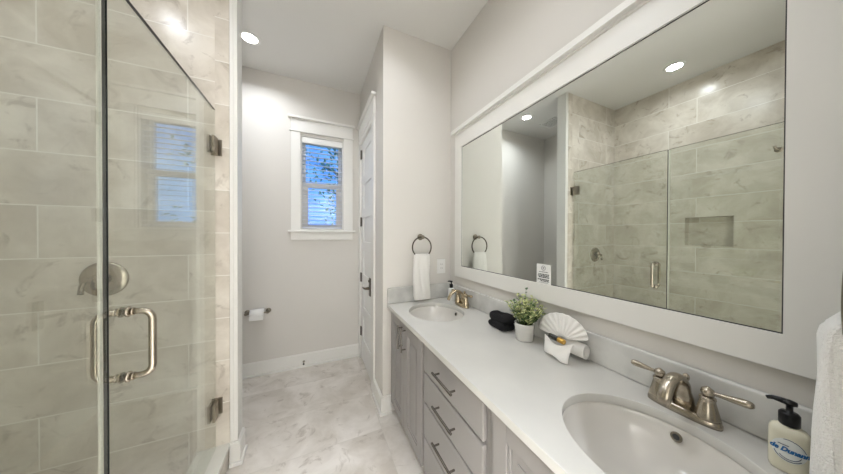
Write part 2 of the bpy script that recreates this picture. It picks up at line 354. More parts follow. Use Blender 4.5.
bm = BM(); box(bm, XG-GT, XG+GT, YN+.002, .9625, GZ1, GZ1+.001); e = obj('polished_edge', bm, EDGE, sp); e['label'] = 'dark green polished edge'
boxobj('seal_strip', (XG-.0105, XG-GT-.0003, .957, .9674, GZ0, GZ1), SEAL, sp, .001)
for y in (.15, .7):
    boxobj('floor_clip', (XG-.012, XG+.012, y-.025, y+.025, .141, .19), NICKEL2, sp, .002)
rh = thing('robe_hook', (XG-GT, .444, 1.965), 'small metal hook fixed on the glass shower panel', 'hook')
bm = BM(); lathe(bm, (XG+GT, .444, 1.965), [(.017, 0), (.017, .006), (.012, .01)], 18, (1, 0, 0)); obj('plate', bm, NICKEL2, rh)
bm = BM(); tube(bm, [(XG+GT+.008, .444, 1.965), (XG+.03, .446, 1.966), (XG+.05, .45, 1.972), (XG+.056, .452, 1.985)], [.008, .007, .006, .007], 10); obj('hook_arm', bm, NICKEL2, rh)

sv = thing('shower_valve', (-.985, YE, 1.178), 'round brushed nickel shower valve with lever on the tiled wall', 'shower valve')
bm = BM(); lathe(bm, (-.985, YE, 1.178), [(.089, 0), (.089, .004), (.083, .011), (.055, .017), (.035, .019)], 48, (0, -1, 0)); obj('escutcheon', bm, NICKEL, sv)
bm = BM(); lathe(bm, (-.985, YE-.018, 1.182), [(.03, 0), (.027, .02), (.02, .035), (.0, .042)], 28, (0, -1, 0), cap1=False)
tube(bm, [(-.985, YE-.04, 1.182), (-1.0, YE-.044, 1.184), (-1.02, YE-.046, 1.18), (-1.033, YE-.046, 1.172), (-1.04, YE-.046, 1.15), (-1.043, YE-.046, 1.112)], [.012, .012, .010, .0095, .009, .0105], 12); obj('lever', bm, NICKEL, sv)

# ------------------------------------------------------------------ vanity
def pull(parent, p0, p1, out=(-1, 0, 0), over=.018):
    bm = BM(); p0, p1, out = Vector(p0), Vector(p1), Vector(out); d = (p1-p0).normalized()
    a, b = p0+out*.03, p1+out*.03
    tube(bm, [a, b], .0058, 12)
    for q in (p0+d*over, p1-d*over): tube(bm, [q, q+out*.03], .0045, 10)
    obj('pull_handle', bm, STEEL, parent, .001)
XF = .546
def shaker(parent, ya, yb, za, zb, hy_):
    bm = BM(); st = .062
    box(bm, XF, XF+.02, ya, ya+st, za, zb); box(bm, XF, XF+.02, yb-st, yb, za, zb); box(bm, XF, XF+.02, ya+st, yb-st, za, za+st); box(bm, XF, XF+.02, ya+st, yb-st, zb-st, zb)
    box(bm, XF+.011, XF+.018, ya+st, yb-st, za+st, zb-st)
    a, b, c, d, t = ya+st, yb-st, za+st, zb-st, .012
    for q in ((a, a+t, c, d), (b-t, b, c, d), (a+t, b-t, c, c+t), (a+t, b-t, d-t, d)): box(bm, XF+.0055, XF+.012, *q)
    i = .035; box(bm, XF+.0075, XF+.012, a+i, b-i, c+i, d-i)
    o = obj('door', bm, CAB, parent, .0018)
    pull(o, (XF, hy_, .642), (XF, hy_, .802))
def carcass(parent, y0, y1):
    bm = BM(); t = .018; xb = XF+.0215; ztop = .8365
    box(bm, xb, XW-.003, y0, y0+t, .1, ztop); box(bm, xb, XW-.003, y1-t, y1, .1, ztop); box(bm, xb, XW-.003, y0+t, y1-t, .1, .118); box(bm, XW-.015, XW-.003, y0+t, y1-t, .118, ztop)
    box(bm, xb, xb+.018, y0+t, y1-t, .79, ztop); box(bm, xb, xb+.018, y0+t, y0+.045, .118, .79); box(bm, xb, xb+.018, y1-.045, y1-t, .118, .79)
    obj('body', bm, CAB, parent, .001)
    bm = BM(); box(bm, xb+.06, xb+.075, y0, y1, 0, .1); obj('toe_kick', bm, CAB, parent)
def sinkbase(y0, y1, d, label):
    r = thing('sink_cabinet', (.82, (y0+y1)/2, 0), label, 'cabinet', 'grey vanity cabinets under the worktop')
    carcass(r, y0, y1)
    mid = (d[0]+d[1])/2
    shaker(r, d[0], mid-.002, .112, .822, mid-.03); shaker(r, mid+.002, d[1], .112, .822, mid+.03)
sinkbase(1.1855, 1.817, (1.2, 1.772), 'grey two door sink cabinet beside the far wall and white towel')
sinkbase(-.017, .6585, (.008, .622), 'grey two door sink cabinet nearest the camera, under the near sink')
dc = thing('drawer_cabinet', (.82, .922, 0), 'grey cabinet of stacked drawers between the two sink cabinets', 'cabinet', 'grey vanity cabinets under the worktop')
carcass(dc, .66, 1.184)
for za, zb in ((.672, .822), (.508, .66), (.318, .497), (.112, .306)):
    bm = BM(); box(bm, XF, XF+.02, .672, 1.168, za, zb); d_ = obj('drawer', bm, CAB, dc, .004)
    zc_ = (za+zb)/2; pull(d_, (XF, .838, zc_), (XF, 1.012, zc_))

# countertop with two oval cut-outs
ZT = .867; CX0, CX1, CY0, CY1 = .5255, XW-.001, YN+.002, YT-.001
SINKS = [(.797, 1.5), (.797, .3)]; SA, SB = .19, .215
def slab():
    bm = BM(); zt, zb = ZT, ZT-.03
    def strip(ya, yb, z, up):
        g = [[bm.verts.new((CX0+(CX1-CX0)*k/24, y_, z)) for k in range(25)] for y_ in (ya, yb)]
        for k in range(24): bm.faces.new((g[0][k], g[0][k+1], g[1][k+1], g[1][k]))
    ys = [CY0]; regs = []
    for cx, cy in sorted(SINKS, key=lambda s: s[1]): regs.append((cy-.26, cy+.26, cx, cy))
    y = CY0
    for r0, r1, cx, cy in regs:
        for z, up in ((zt, 1), (zb, 0)):
            strip(y, r0, z, up)
        N = 24; per = []
        for k in range(N): per.append((CX0+(CX1-CX0)*k/N, r0))
        for k in range(N): per.append((CX1, r0+(r1-r0)*k/N))
        for k in range(N): per.append((CX1-(CX1-CX0)*k/N, r1))
        for k in range(N): per.append((CX0, r1-(r1-r0)*k/N))
        hole = []
        for px, py in per:
            a = math.atan2((py-cy)/SB, (px-cx)/SA); hole.append((cx+SA*math.cos(a), cy+SB*math.sin(a)))
        n = len(per)
        T = [[bm.verts.new((*p, z)) for p in pts] for z in (zt, zb) for pts in (per, hole)]
        for i in range(n):
            j = (i+1) % n
            bm.faces.new((T[0][i], T[0][j], T[1][j], T[1][i])); bm.faces.new((T[2][j], T[2][i], T[3][i], T[3][j]))
            f = bm.faces.new((T[1][i], T[1][j], T[3][j], T[3][i])); f.smooth = True
        y = r1
    for z, up in ((zt, 1), (zb, 0)): strip(y, CY1, z, up)
    bmesh.ops.remove_doubles(bm, verts=bm.verts, dist=1e-5)
    # outer edge faces
    bound = [e for e in bm.edges if len(e.link_faces) == 1]
    tops = {}
    for e in bound:
        if abs(e.verts[0].co.z-zt) < 1e-5 and abs(e.verts[1].co.z-zt) < 1e-5:
            a, b = e.verts
            def low(v): return min((q for q in bm.verts if abs(q.co.z-zb) < 1e-5), key=lambda q: (q.co.xy-v.co.xy).length)
            try: bm.faces.new((a, b, low(b), low(a)))
            except ValueError: pass
    return bm
ct = obj('countertop', slab(), QUARTZ, None, .0025, 2, origin=(.8, .9, ZT))
tag(ct, 'long white quartz vanity worktop with two undermount sinks', 'countertop')
bm = BM(); box(bm, XW-.021, XW-.001, CY0, CY1, ZT, .991); b = obj('backsplash', bm, SPLASH, ct, .007, 3); b['label'] = 'grey veined stone upstand'
bm = BM(); box(bm, CX0, XW-.0215, CY1-.02, CY1, ZT, .991); b = obj('side_splash', bm, SPLASH, ct, .007, 3); b['label'] = 'grey veined stone upstand'

for (cx, cy), lab in zip(SINKS, ('white oval undermount sink at the far end of the vanity', 'white oval undermount sink at the near end of the vanity')):
    sk = thing('sink', (cx, cy, ZT-.031), lab, 'sink', 'oval vanity sinks')
    bm = BM(); zt = ZT-.0308
    prof = [(1.1, 0), (1.02, 0), (1.0, -.004)]
    for i in range(1, 13):
        t = i/12*PI/2; prof.append((max(.12, math.cos(t)**.62), -.004-.135*math.sin(t)**1.25))
    n = 64; rings = [[bm.verts.new((cx+SA*r*math.cos(2*PI*j/n), cy+SB*r*math.sin(2*PI*j/n), zt+h_)) for j in range(n)] for r, h_ in prof]
    for a, b in zip(rings, rings[1:]):
        for j in range(n): bm.faces.new((a[j], a[(j+1) % n], b[(j+1) % n], b[j])).smooth = True
    bm.faces.new(rings[-1])
    bo = obj('bowl', bm, CERAMIC, sk)
    bm = BM(); lathe(bm, (cx, cy, zt-.1385), [(.024, 0), (.023, .003), (.014, .004), (.013, .007), (.0, .009)], 24, cap1=False); obj('drain', bm, NICKEL2, sk)
    bm = BM(); q = (cx+SA*.965, cy+.024, ZT-.055); nrm = (-1, 0, .38)
    lathe(bm, q, [(.012, 0), (.0135, .003), (.012, .005), (.008, .0055), (.0075, .001)], 20, nrm, cap1=True); o_ = obj('overflow_ring', bm, NICKEL2, sk)
    bm = BM(); lathe(bm, Vector(q)+Vector(nrm).normalized()*.0056, [(.0078, 0), (.0078, .0004)], 20, nrm); o_ = obj('overflow_hole', bm, INK, sk); o_['label'] = 'dark overflow hole'

# ------------------------------------------------------------------ faucets
def faucet(cy, m, label):
    r = thing('faucet', (1.035, cy, ZT), label, 'faucet', 'two handle vanity faucets')
    x = 1.035
    def oval(hx, hy, n=40): return [(x+hx*math.copysign(abs(math.cos(2*PI*i/n))**.7, math.cos(2*PI*i/n)), cy+hy*math.copysign(abs(math.sin(2*PI*i/n))**.8, math.sin(2*PI*i/n))) for i in range(n)]
    bm = BM(); rings = []
    for s, z in ((1, 0), (1, .009), (.95, .012), (.93, .018), (.8, .023)):
        rings.append([bm.verts.new((p[0], p[1], ZT+.0003+z)) for p in oval(.026*s, .081*(1-(1-s)*.4))])
    for a, b in zip(rings, rings[1:]):
        for j in range(40): bm.faces.new((a[j], a[(j+1) % 40], b[(j+1) % 40], b[j])).smooth = True
    bm.faces.new(rings[0][::-1]); bm.faces.new(rings[-1]); obj('base_plate', bm, m, r)
    # spout: broad arch
    bm = BM(); p = [(x+.012, cy, ZT+.015), (x+.01, cy, ZT+.05)] + arc((x-.052, cy, ZT+.058), .062, .1, PI*.87, 14, (1, 0, 0), (0, 0, 1)) + [(x-.121, cy, ZT+.058)]
    tube(bm, p, [.018, .0145] + [.0115]*3 + [.0105]*12 + [.0095], 18, sx=1.5); obj('spout', bm, m, r)
    bm = BM(); lathe(bm, (x+.026, cy, ZT+.02), [(.004, 0), (.004, .07), (.007, .073), (.0085, .08), (.007, .088), (.002, .092)], 16); obj('lift_rod', bm, m, r)
    for s in (1, -1):
        hy_ = cy+s*.052
        bm = BM(); lathe(bm, (x, hy_, ZT+.018), [(.026, 0), (.0255, .006), (.021, .026), (.0165, .046), (.0155, .052), (.017, .055), (.0165, .06), (.012, .062)], 28); hb = obj('handle_base', bm, m, r)
        bm = BM(); lathe(bm, (x, hy_, ZT+.079), [(.006, 0), (.0125, .005), (.0145, .013), (.0125, .021), (.007, .025), (.004, .028)], 24)
        d = Vector((-.012 if s > 0 else .0, s*(.072 if s > 0 else .08), .006 if s > 0 else .01)); o0 = Vector((x, hy_, ZT+.092))
        tube(bm, [o0+d*t for t in (0, .18, .3, .55, .8, .92, .97, 1.0)], [.0055, .0055, .006, .0085, .0105, .0095, .0075, .0045], 14); obj('lever', bm, m, r)
faucet(1.53, CHAMP, 'warm nickel two handle faucet behind the far sink')
faucet(.331, NICKEL, 'brushed nickel two handle faucet behind the near sink')

# ------------------------------------------------------------------ mirror
mi_ = thing('wall_mirror', (XW, .9, 1.067), 'large wall mirror in a white craftsman frame above the vanity', 'mirror')
MY0, MY1 = .168, 1.625; MZ0, MZ1 = 1.158, 2.129
bm = BM(); box(bm, XW-.012, XW-.006, MY0-.012, MY1+.012, MZ0-.012, MZ1+.012); obj('mirror_glass', bm, MIRROR, mi_)
bm = BM(); xf = XW-.022
A = [[bm.verts.new((x, y, z)) for y, z in ((ya, za), (yb, za), (yb, zb), (ya, zb))] for x in (xf, XW-.0005) for ya, yb, za, zb in ((MY0-.088, MY1+.088, 1.067, 2.245), (MY0, MY1, MZ0, MZ1))]
for i in range(4):
    j = (i+1) % 4
    for a, b in ((0, 1), (2, 3), (0, 2), (1, 3)): bm.faces.new((A[a][i], A[a][j], A[b][j], A[b][i]))
obj('frame', bm, TRIM, mi_, .0012)
bm = BM(); box(bm, xf-.006, XW-.0005, MY0-.098, MY1+.098, 2.243, 2.256); box(bm, XW-.05, XW-.0005, MY0-.118, MY1+.12, 2.256, 2.288); obj('crown', bm, TRIM, mi_, .002)
bm = BM(); t_ = .0035; xg = XW-.0126
box(bm, xg, xg+.0006, MY0, MY0+t_, MZ0, MZ1); box(bm, xg, xg+.0006, MY1-t_, MY1, MZ0, MZ1); box(bm, xg, xg+.0006, MY0+t_, MY1-t_, MZ0, MZ0+t_); box(bm, xg, xg+.0006, MY0+t_, MY1-t_, MZ1-t_, MZ1)
o_ = obj('glass_edge', bm, INK, mi_); o_['label'] = 'thin dark line around the mirror glass'
# notice card stuck at the bottom of the glass
cdn = thing('notice_card', (XW-.0135, .865, 1.159), 'small white printed notice card at the lower edge of the mirror', 'card')
bm = BM(); box(bm, XW-.0138, XW-.0125, .823, .907, 1.1585, 1.259); obj('card', bm, CARD, cdn)
bm = BM(); xx = XW-.0141
for k, (z, h_, a, b) in enumerate(((1.2185, .003, .18, .82), (1.206, .0055, .14, .9), (1.1985, .0055, .1, .86), (1.191, .0055, .16, .9), (1.179, .006, .1, .88), (1.1715, .005, .3, .9), (1.163, .002, .2, .8))):
    t = a
    while t < b:
        wd = random.uniform(.06, .16); e_ = min(b, t+wd)
        box(bm, xx, xx+.0003, .907-.084*e_, .907-.084*t, z-h_/2, z+h_/2); t = e_+.025
obj('printed_lines', bm, INK, cdn)
bm = BM(); tube(bm, [(xx+.0002, .865+.0115*math.cos(a), 1.239+.0115*math.sin(a)) for a in [2*PI*i/28 for i in range(28)]], .0011, 5, closed=True)
for dz in (-.004, 0, .004): box(bm, xx, xx+.0003, .860, .870, 1.239+dz-.001, 1.239+dz+.001)
obj('round_emblem', bm, INK, cdn)

# ------------------------------------------------------------------ towel rings and towels
def ring(x, yw, s, label, ex=0.):
    r = thing('towel_ring', (x, yw, 1.395), label, 'towel ring', 'wall towel rings')
    bm = BM(); lathe(bm, (x, yw, 1.395), [(.026, 0), (.026, .005), (.02, .01), (.012, .016), (.011, .045+ex), (.015, .052+ex), (.015, .062+ex), (.009, .066+ex)], 24, (0, s, 0)); obj('mount', bm, NICKEL2, r)
    bm = BM(); yy = yw+s*(.055+ex); tube(bm, [(x-.008+.084*math.sin(a), yy, 1.312+.084*math.cos(a)) for a in [2*PI*i/48 for i in range(48)]], .0056, 10, closed=True); obj('ring', bm, DARKM if s < 0 else NICKEL2, r)
ring(.812, YT, -1, 'round metal towel ring on the far wall above the sink')
def hand_towel(x0, x1, yc, th, z0, z1, label, m, seed, layers=True):
    random.seed(seed); bm = BM(); prof = []
    n = 18
    for i in range(n+1): prof.append((-th, z0+(z1-th-z0)*i/n))
    for i in range(1, 8): a = PI - PI*i/8; prof.append((th*math.cos(a), z1-th+th*math.sin(a)))
    for i in range(n+1): prof.append((th, z1-th-(z1-th-z0-.02)*i/n))
    prof.append((th*.3, z0+.016)); prof.append((-th*.15, z0+.01)); prof.append((-th*.5, z0-.002))
    nx = 18; cols = []
    for k in range(nx+1):
        t = k/nx; edge = 1 - (abs(2*t-1))**6*.35; col = []
        for (py, pz) in prof:
            hh = (z1-pz)/(z1-z0)
            wv = .0035*math.sin(t*9+seed+pz*7)*min(1, hh*2) + .002*math.sin(t*21+pz*17)
            xx = x0+(x1-x0)*t; pinch = 1-.10*math.exp(-((hh)/.12)**2)
            xx = (x0+x1)/2 + (xx-(x0+x1)/2)*pinch + .003*math.sin(pz*19+seed)
            col.append(bm.verts.new((xx, yc+py*edge+wv, pz - .004*math.sin(t*PI)*(hh > .95))))
        cols.append(col)
    k = len(prof)
    for a, b in zip(cols, cols[1:]):
        for i in range(k): bm.faces.new((a[i], b[i], b[(i+1) % k], a[(i+1) % k])).smooth = True
    bm.faces.new(cols[0]); bm.faces.new(cols[-1][::-1])
    o = obj('hand_towel', bm, m, None, .004, 2, origin=((x0+x1)/2, yc, z0)); tag(o, label, 'towel', 'white hand towels on rings'); return o
hand_towel(.729, .872, YT-.055, .021, .889, 1.258, 'white hand towel hanging from the far towel ring beside the outlet', TERRY2, 3)
ring(.80, YN, 1, 'metal towel ring at the right edge of the photo, holding a thick towel', .022)
hand_towel(.72, .90, YN+.069, .037, .88, 1.285, 'thick fluffy white towel hanging at the right edge beside the soap bottle', TERRY, 5)

# ------------------------------------------------------------------ outlet
ou = thing('wall_outlet', (1.013, YT, 1.14), 'white wall outlet between the far towel and the mirror', 'outlet')
boxobj('cover_plate', (.973, 1.053, YT-.006, YT, 1.078, 1.203), WHITE, ou, .002)
boxobj('socket_face', (.996, 1.03, YT-.009, YT-.006, 1.106, 1.175), WHITE, ou, .001)
for z in (1.123, 1.158):
    bm = BM(); box(bm, 1.005, 1.0075, YT-.0095, YT-.009, z-.005, z+.005); box(bm, 1.0185, 1.021, YT-.0095, YT-.009, z-.005, z+.005); obj('socket_slots', bm, INK, ou)

# ------------------------------------------------------------------ toilet paper
tp = thing('toilet_paper_holder', (-.51, YB, .645), 'metal toilet paper holder on the back wall near the post', 'paper holder')
for x in (-.598, -.422):
    bm = BM(); lathe(bm, (x, YB, .645), [(.024, 0), (.024, .006), (.012, .012), (.01, .05), (.014, .06), (.014, .072), (.009, .076)], 20, (0, -1, 0)); obj('post', bm, NICKEL2, tp)
bm = BM(); tube(bm, [(-.597, YB-.066, .645), (-.423, YB-.066, .645)], .008, 12); obj('spindle', bm, NICKEL2, tp)
bm = BM(); n = 40
R_ = .05; Ri = .02; cyx, cz = YB-.066, .634
O = [[bm.verts.new((x, cyx+r*math.cos(2*PI*j/n), cz+r*math.sin(2*PI*j/n))) for j in range(n)] for x in (-.563, -.45) for r in (R_, Ri)]
for j in range(n):
    k = (j+1) % n
    for a, b in ((0, 2), (1, 3)): bm.faces.new((O[a][j], O[a][k], O[b][k], O[b][j])).smooth = True
    for a, b in ((0, 1), (2, 3)): bm.faces.new((O[a][j], O[a][k], O[b][k], O[b][j]))
box(bm, -.563, -.45, cyx-R_-.0015, cyx-R_+.001, cz-.045, cz)
tr = obj('toilet_paper_roll', bm, PAPER, None, origin=(-.506, cyx, cz)); tag(tr, 'white toilet paper roll on the holder at the back wall', 'toilet paper')
ds = thing('door_stop', (-.1, YB-.016, .06), 'small dark door stop on the back baseboard', 'door stop')
bm = BM(); lathe(bm, (-.1, YB-.0162, .06), [(.012, 0), (.012, .004), (.006, .008), (.006, .05)], 14, (0, -1, 0)); obj('rod', bm, NICKEL2, ds)
bm = BM(); lathe(bm, (-.1, YB-.066, .06), [(.009, 0), (.009, .012), (.006, .015)], 14, (0, -1, 0)); obj('rubber_tip', bm, RUBBER, ds)

# ------------------------------------------------------------------ counter things
def soap(x, y, ang, label, text):
    r = thing('soap_dispenser', (x, y, ZT), label, 'soap bottle', 'pump soap bottles')
    ca, sa = math.cos(ang), math.sin(ang)
    HW, HD = .0275, .019
    def pt(u, dpt, z): return (x+ca*dpt-sa*u, y+sa*dpt+ca*u, ZT+z)     # dpt along facing, u sideways
    def sec(s, z, n=40):
        return [pt(HW*s*math.copysign(abs(math.sin(2*PI*i/n))**.75, math.sin(2*PI*i/n)), HD*s*math.copysign(abs(math.cos(2*PI*i/n))**.75, math.cos(2*PI*i/n)), z) for i in range(n)]
    bm = BM(); rg = []
    for s, z in ((.88, .0005), (.97, .004), (1, .012), (1, .088), (.96, .095), (.8, .101), (.55, .105), (.45, .107)): rg.append([bm.verts.new(p) for p in sec(s, z)])
    for a, b in zip(rg, rg[1:]):
        for j in range(40): bm.faces.new((a[j], a[(j+1) % 40], b[(j+1) % 40], b[j])).smooth = True
    bm.faces.new(rg[0][::-1]); bm.faces.new(rg[-1]); obj('bottle', bm, SOAP if text else WHITE, r)
    bm = BM(); lathe(bm, (x, y, ZT+.106), [(.0135, 0), (.0148, .002), (.0148, .026), (.012, .03), (.005, .0305), (.005, .046), (.009, .047), (.011, .05), (.010, .055), (.004, .057)], 24)
    tube(bm, [pt(.01, 0, .157), pt(0, 0, .157), pt(-.012, 0, .158), pt(-.022, 0, .158), pt(-.03, 0, .154)], [.005, .0075, .0062, .005, .004], 10); obj('pump', bm, PUMP, r)
    # label wrapped on the front
    def wrap(u, z, off): return pt(u, off+HD*(max(0., 1-abs(u/HW)**2.6))**.38, z)
    if text:
        bm = BM(); n = 40; LZ = .054; c0 = bm.verts.new(wrap(.0, .054, .0006)); 
        rr = [[bm.verts.new(wrap(.0225*t*math.cos(2*PI*i/n), LZ+.026*t*math.sin(2*PI*i/n), .0006)) for i in range(n)] for t in (.4, .75, 1)]
        for i in range(n): bm.faces.new((c0, rr[0][i], rr[0][(i+1) % n]))
        for a, b in zip(rr, rr[1:]):
            for i in range(n): bm.faces.new((a[i], a[(i+1) % n], b[(i+1) % n], b[i]))
        lb = obj('label', bm, LABEL, r)
        bm = BM()
        for a0, a1, k in ((.25, 1.9, .96), (3.5, 5.6, .9), (3.9, 5.9, .74)):
            tube(bm, [wrap(.0225*k*math.cos(a0+(a1-a0)*i/14), LZ+.026*k*math.sin(a0+(a1-a0)*i/14), .0009) for i in range(15)], .0006, 5)
        tube(bm, [wrap(-.014+.014*i/6, .0645, .0009) for i in range(7)], .0008, 5)
        obj('label_arcs', bm, NAVY, lb)
        fc = bpy.data.curves.new('script', 'FONT'); fc.body = text; fc.size = .0145; fc.shear = .35; fc.align_x = 'CENTER'; fc.offset = .0008; fc.resolution_u = 3
        to = bpy.data.objects.new('script', fc); C.objects.link(to); bpy.context.view_layer.update()
        me = bpy.data.meshes.new_from_object(to.evaluated_get(bpy.context.evaluated_depsgraph_get())); bpy.data.objects.remove(to)
        xs = [v.co.x for v in me.vertices]; k = .05/(max(xs)-min(xs)); bm = BM(); bm.from_mesh(me)
        for v in bm.verts: v.co = wrap(max(-.0268, min(.0268, v.co.x*k*1.02)), .0505+v.co.y*1.0, .0011)
        bpy.data.meshes.remove(me); obj('script_lettering', bm, BLUE, lb)
soap(1.0, .145, PI-math.radians(-8), 'pale yellow pump soap bottle with blue script label beside the thick towel', 'de Dunann')
soap(1.045, 1.70, PI+math.radians(40), 'small white pump soap bottle with black top behind the far faucet', '')

# folded black washcloth
bm = BM(); random.seed(11); nx, ny = 14, 16
def cloth_layer(bm, cx, cy, hx, hy, z0, z1, rot, amp, seed):
    n = 40; rows = []
    for zi in range(9):
        t = zi/8; s = 1 - .22*abs(2*t-1)**3
        zz = z0+(z1-z0)*t
        ring_ = []
        for i in range(n):
            a = 2*PI*i/n; e = .55
            u = math.copysign(abs(math.cos(a))**e, math.cos(a))*hx*s; v = math.copysign(abs(math.sin(a))**e, math.sin(a))*hy*s
            g_ = 1 + amp*math.sin(3*a+seed+t*2)+amp*.6*math.sin(5*a+seed*2)
            x_ = cx+(u*math.cos(rot)-v*math.sin(rot))*g_; y_ = cy+(u*math.sin(rot)+v*math.cos(rot))*g_
            ring_.append(bm.verts.new((x_, y_, zz + (.006*math.sin(a*2+seed) if zi > 4 else 0))))
        rows.append(ring_)
    for a, b in zip(rows, rows[1:]):
        for i in range(n): bm.faces.new((a[i], a[(i+1) % n], b[(i+1) % n], b[i])).smooth = True
    bm.faces.new(rows[0][::-1])
    # domed top
    prev = rows[-1]; cz = z1
    for s, dz in ((.7, .006), (.35, .009)):
        nr = [bm.verts.new((cx+(v.co.x-cx)*s/(1 if prev is rows[-1] else 1), cy+(v.co.y-cy)*s, v.co.z+dz*.6)) for v in rows[-1]]
        for i in range(n): bm.faces.new((prev[i], prev[(i+1) % n], nr[(i+1) % n], nr[i])).smooth = True
        prev = nr
    bm.faces.new(prev)
cloth_layer(bm, 1.005, 1.075, .052, .077, ZT+.0005, ZT+.042, -.05, .02, 1)
cloth_layer(bm, 1.008, 1.072, .05, .074, ZT+.038, ZT+.082, .03, .03, 4)
o = obj('folded_washcloth', bm, BLACKT, None, origin=(1.005, 1.075, ZT)); tag(o, 'folded black washcloth on the worktop beside the potted plant', 'washcloth')

# potted plant
px_, py_ = 1.0, .902
pp = thing('potted_plant', (px_, py_, ZT), 'small leafy green plant in a white pot between black washcloth and folded towel', 'plant')
bm = BM(); lathe(bm, (px_, py_, ZT+.0005), [(.038, 0), (.041, .002), (.047, .083), (.048, .088), (.046, .089), (.044, .084), (.043, .076)], 40, cap1=False); obj('pot', bm, POT, pp)
bm = BM(); lathe(bm, (px_, py_, ZT+.07), [(.0425, 0), (.0425, .006), (.02, .009)], 28); obj('soil', bm, SOIL, pp)
bs, bl_ = BM(), BM(); random.seed(21)
def leaf(bm, p, d, up, L, W, mi):
    d = d.normalized(); s = d.cross(up).normalized(); nn = s.cross(d)
    pts = [(0, 0, 0), (.35, .5, .1), (.7, .42, .05), (1, 0, -.1), (.7, -.42, .05), (.35, -.5, .1)]
    vs = [bm.verts.new(p + d*L*a + s*W*b + nn*L*c) for a, b, c in pts]; mid = bm.verts.new(p + d*L*.5 - nn*L*.04)
    for i in range(6): f = bm.faces.new((vs[i], vs[(i+1) % 6], mid)); f.material_index = mi; f.smooth = True
for k in range(46):
    a = random.uniform(0, 2*PI); rad = math.sqrt(random.random()); lean = rad*.08; hgt = (.09+.09*random.random())*(1-.45*rad*rad)
    if k == 0: a, rad, lean, hgt = 0, .1, .006, .182
    b0 = Vector((px_+.03*rad*math.cos(a), py_+.03*rad*math.sin(a), ZT+.07)); tip = Vector((px_+(.02+lean)*math.cos(a)*min(1, .3+rad), py_+(.022+lean)*math.sin(a)*min(1, .3+rad), ZT+.075+hgt))
    mid = (b0+tip)/2 + Vector((0, 0, .012))
    pts = [b0, b0*.5+mid*.5, mid, mid*.5+tip*.5, tip]; tube(bs, pts, [.0014, .0013, .0012, .001, .0008], 5)
    nl = 9
    for i in range(nl):
        t = .25+.75*i/(nl-1); p = b0*(1-t)**2 + mid*2*t*(1-t) + tip*t*t; an = i*2.4+k
        d = Vector((math.cos(an), math.sin(an), .55+.3*t)); sz = (.025-.006*t)*random.uniform(.8, 1.2)
        c = random.random(); mi = 0 if c < .2+.45*t else 1 if c < .85 else 2
        leaf(bl_, p, d, Vector((0, 0, 1)), sz, sz*.72, mi)
obj('stems', bs, STEM, pp); obj('foliage', bl_, LEAF, pp)

# fan folded towel with pocket
fx, fy = 1.0, .705
bm = BM(); random.seed(5)
# pleated fan: radiates from the pocket mouth, opening up and outwards
n = 22; rows = []
for i in range(n+1):
    t = i/n; a = math.radians(14 + 172*t)            # 0 = towards -Y (image right), 180 = +Y (image left)
    zig = (.0085 if i % 2 else -.0085)
    line = []
    for s in (.12, .35, .6, .82, 1.0):
        rr = s*(.098+.048*t)*(1+.03*math.sin(7*t+1)); lean = .02+.03*s
        line.append(bm.verts.new((fx-.004+lean+zig*s*1.2, fy-rr*math.cos(a)*.98+zig*s*.7, ZT+max(.03, .075+rr*math.sin(a)*.86+.008*s))))
    rows.append(line)
for a, b in zip(rows, rows[1:]):
    for k in range(4): bm.faces.new((a[k], b[k], b[k+1], a[k+1]))
ft = None
fan = thing('fan_folded_towel', (fx+.02, fy, ZT), 'white washcloth folded into a fan with a front pocket on the worktop', 'washcloth')
obj('pleated_fan', bm, TERRY2, fan, solid=.004, sub=1, smooth=True)
# front pocket: apron of cloth curving out, wavy lower hem
bm = BM(); nu, nv = 20, 12; g_ = []
for i in range(nu+1):
    u = i/nu; y = fy+.068-.136*u; row = []
    for j in range(nv+1):
        v = j/nv
        bul = .02*math.sin(u*PI)+.004
        mouth = ZT+.082-.024*math.sin(u*PI)+.004*u
        hem = ZT+.004+.014*math.sin(min(1., u/.8)*PI)
        z = mouth+(hem-mouth)*v
        x = fx-.006-bul*(.7+.5*v)-.016*math.sin(v*PI*.5)*(.6+.6*u)+.004*math.sin(u*9+v*3)
        yy = y*(1)+(.01*v)*(1-2*u)*(-1)
        row.append(bm.verts.new((x, yy, z)))
    g_.append(row)
for a, b in zip(g_, g_[1:]):
    for j in range(nv): bm.faces.new((a[j], b[j], b[j+1], a[j+1]))
obj('front_pocket', bm, TERRY2, fan, solid=.006, sub=1, smooth=True)
# rolled body behind the pocket, its spiral end facing the near side
bm = BM(); prof = []
cxr, czr = fx+.045, ZT+.058
for i in range(60):
    a = i/59*2*PI*2.05; r_ = .0175+.0115*i/59
    prof.append((cxr+.78*r_*math.cos(a), ZT+.052+1.08*r_*math.sin(a)))
A = [bm.verts.new((p[0], fy-.085, p[1])) for p in prof]; B = [bm.verts.new((p[0], fy+.06, p[1])) for p in prof]
for i in range(len(prof)-1): bm.faces.new((A[i], A[i+1], B[i+1], B[i])).smooth = True
k_ = obj('rolled_body', bm, TERRY2, fan, solid=.005, smooth=True); k_.modifiers['solid'].offset = 0
tb = thing('toiletry_bottle', (fx-.016, fy, ZT+.075), 'tiny dark bottle with gold cap lying in the folded white towel', 'bottle')
p0 = Vector((fx-.022, fy+.036, ZT+.088)); dd = Vector((.0, -1, -.06)).normalized()
bm = BM(); lathe(bm, p0, [(.004, -.001), (.0105, .001), (.0115, .003), (.0115, .04), (.008, .043)], 20, dd); obj('bottle', bm, BOTTLE, tb)
bm = BM(); lathe(bm, p0+dd*.043, [(.0105, 0), (.0112, .002), (.0112, .027), (.0095, .029)], 20, dd); obj('cap', bm, GOLD, tb)

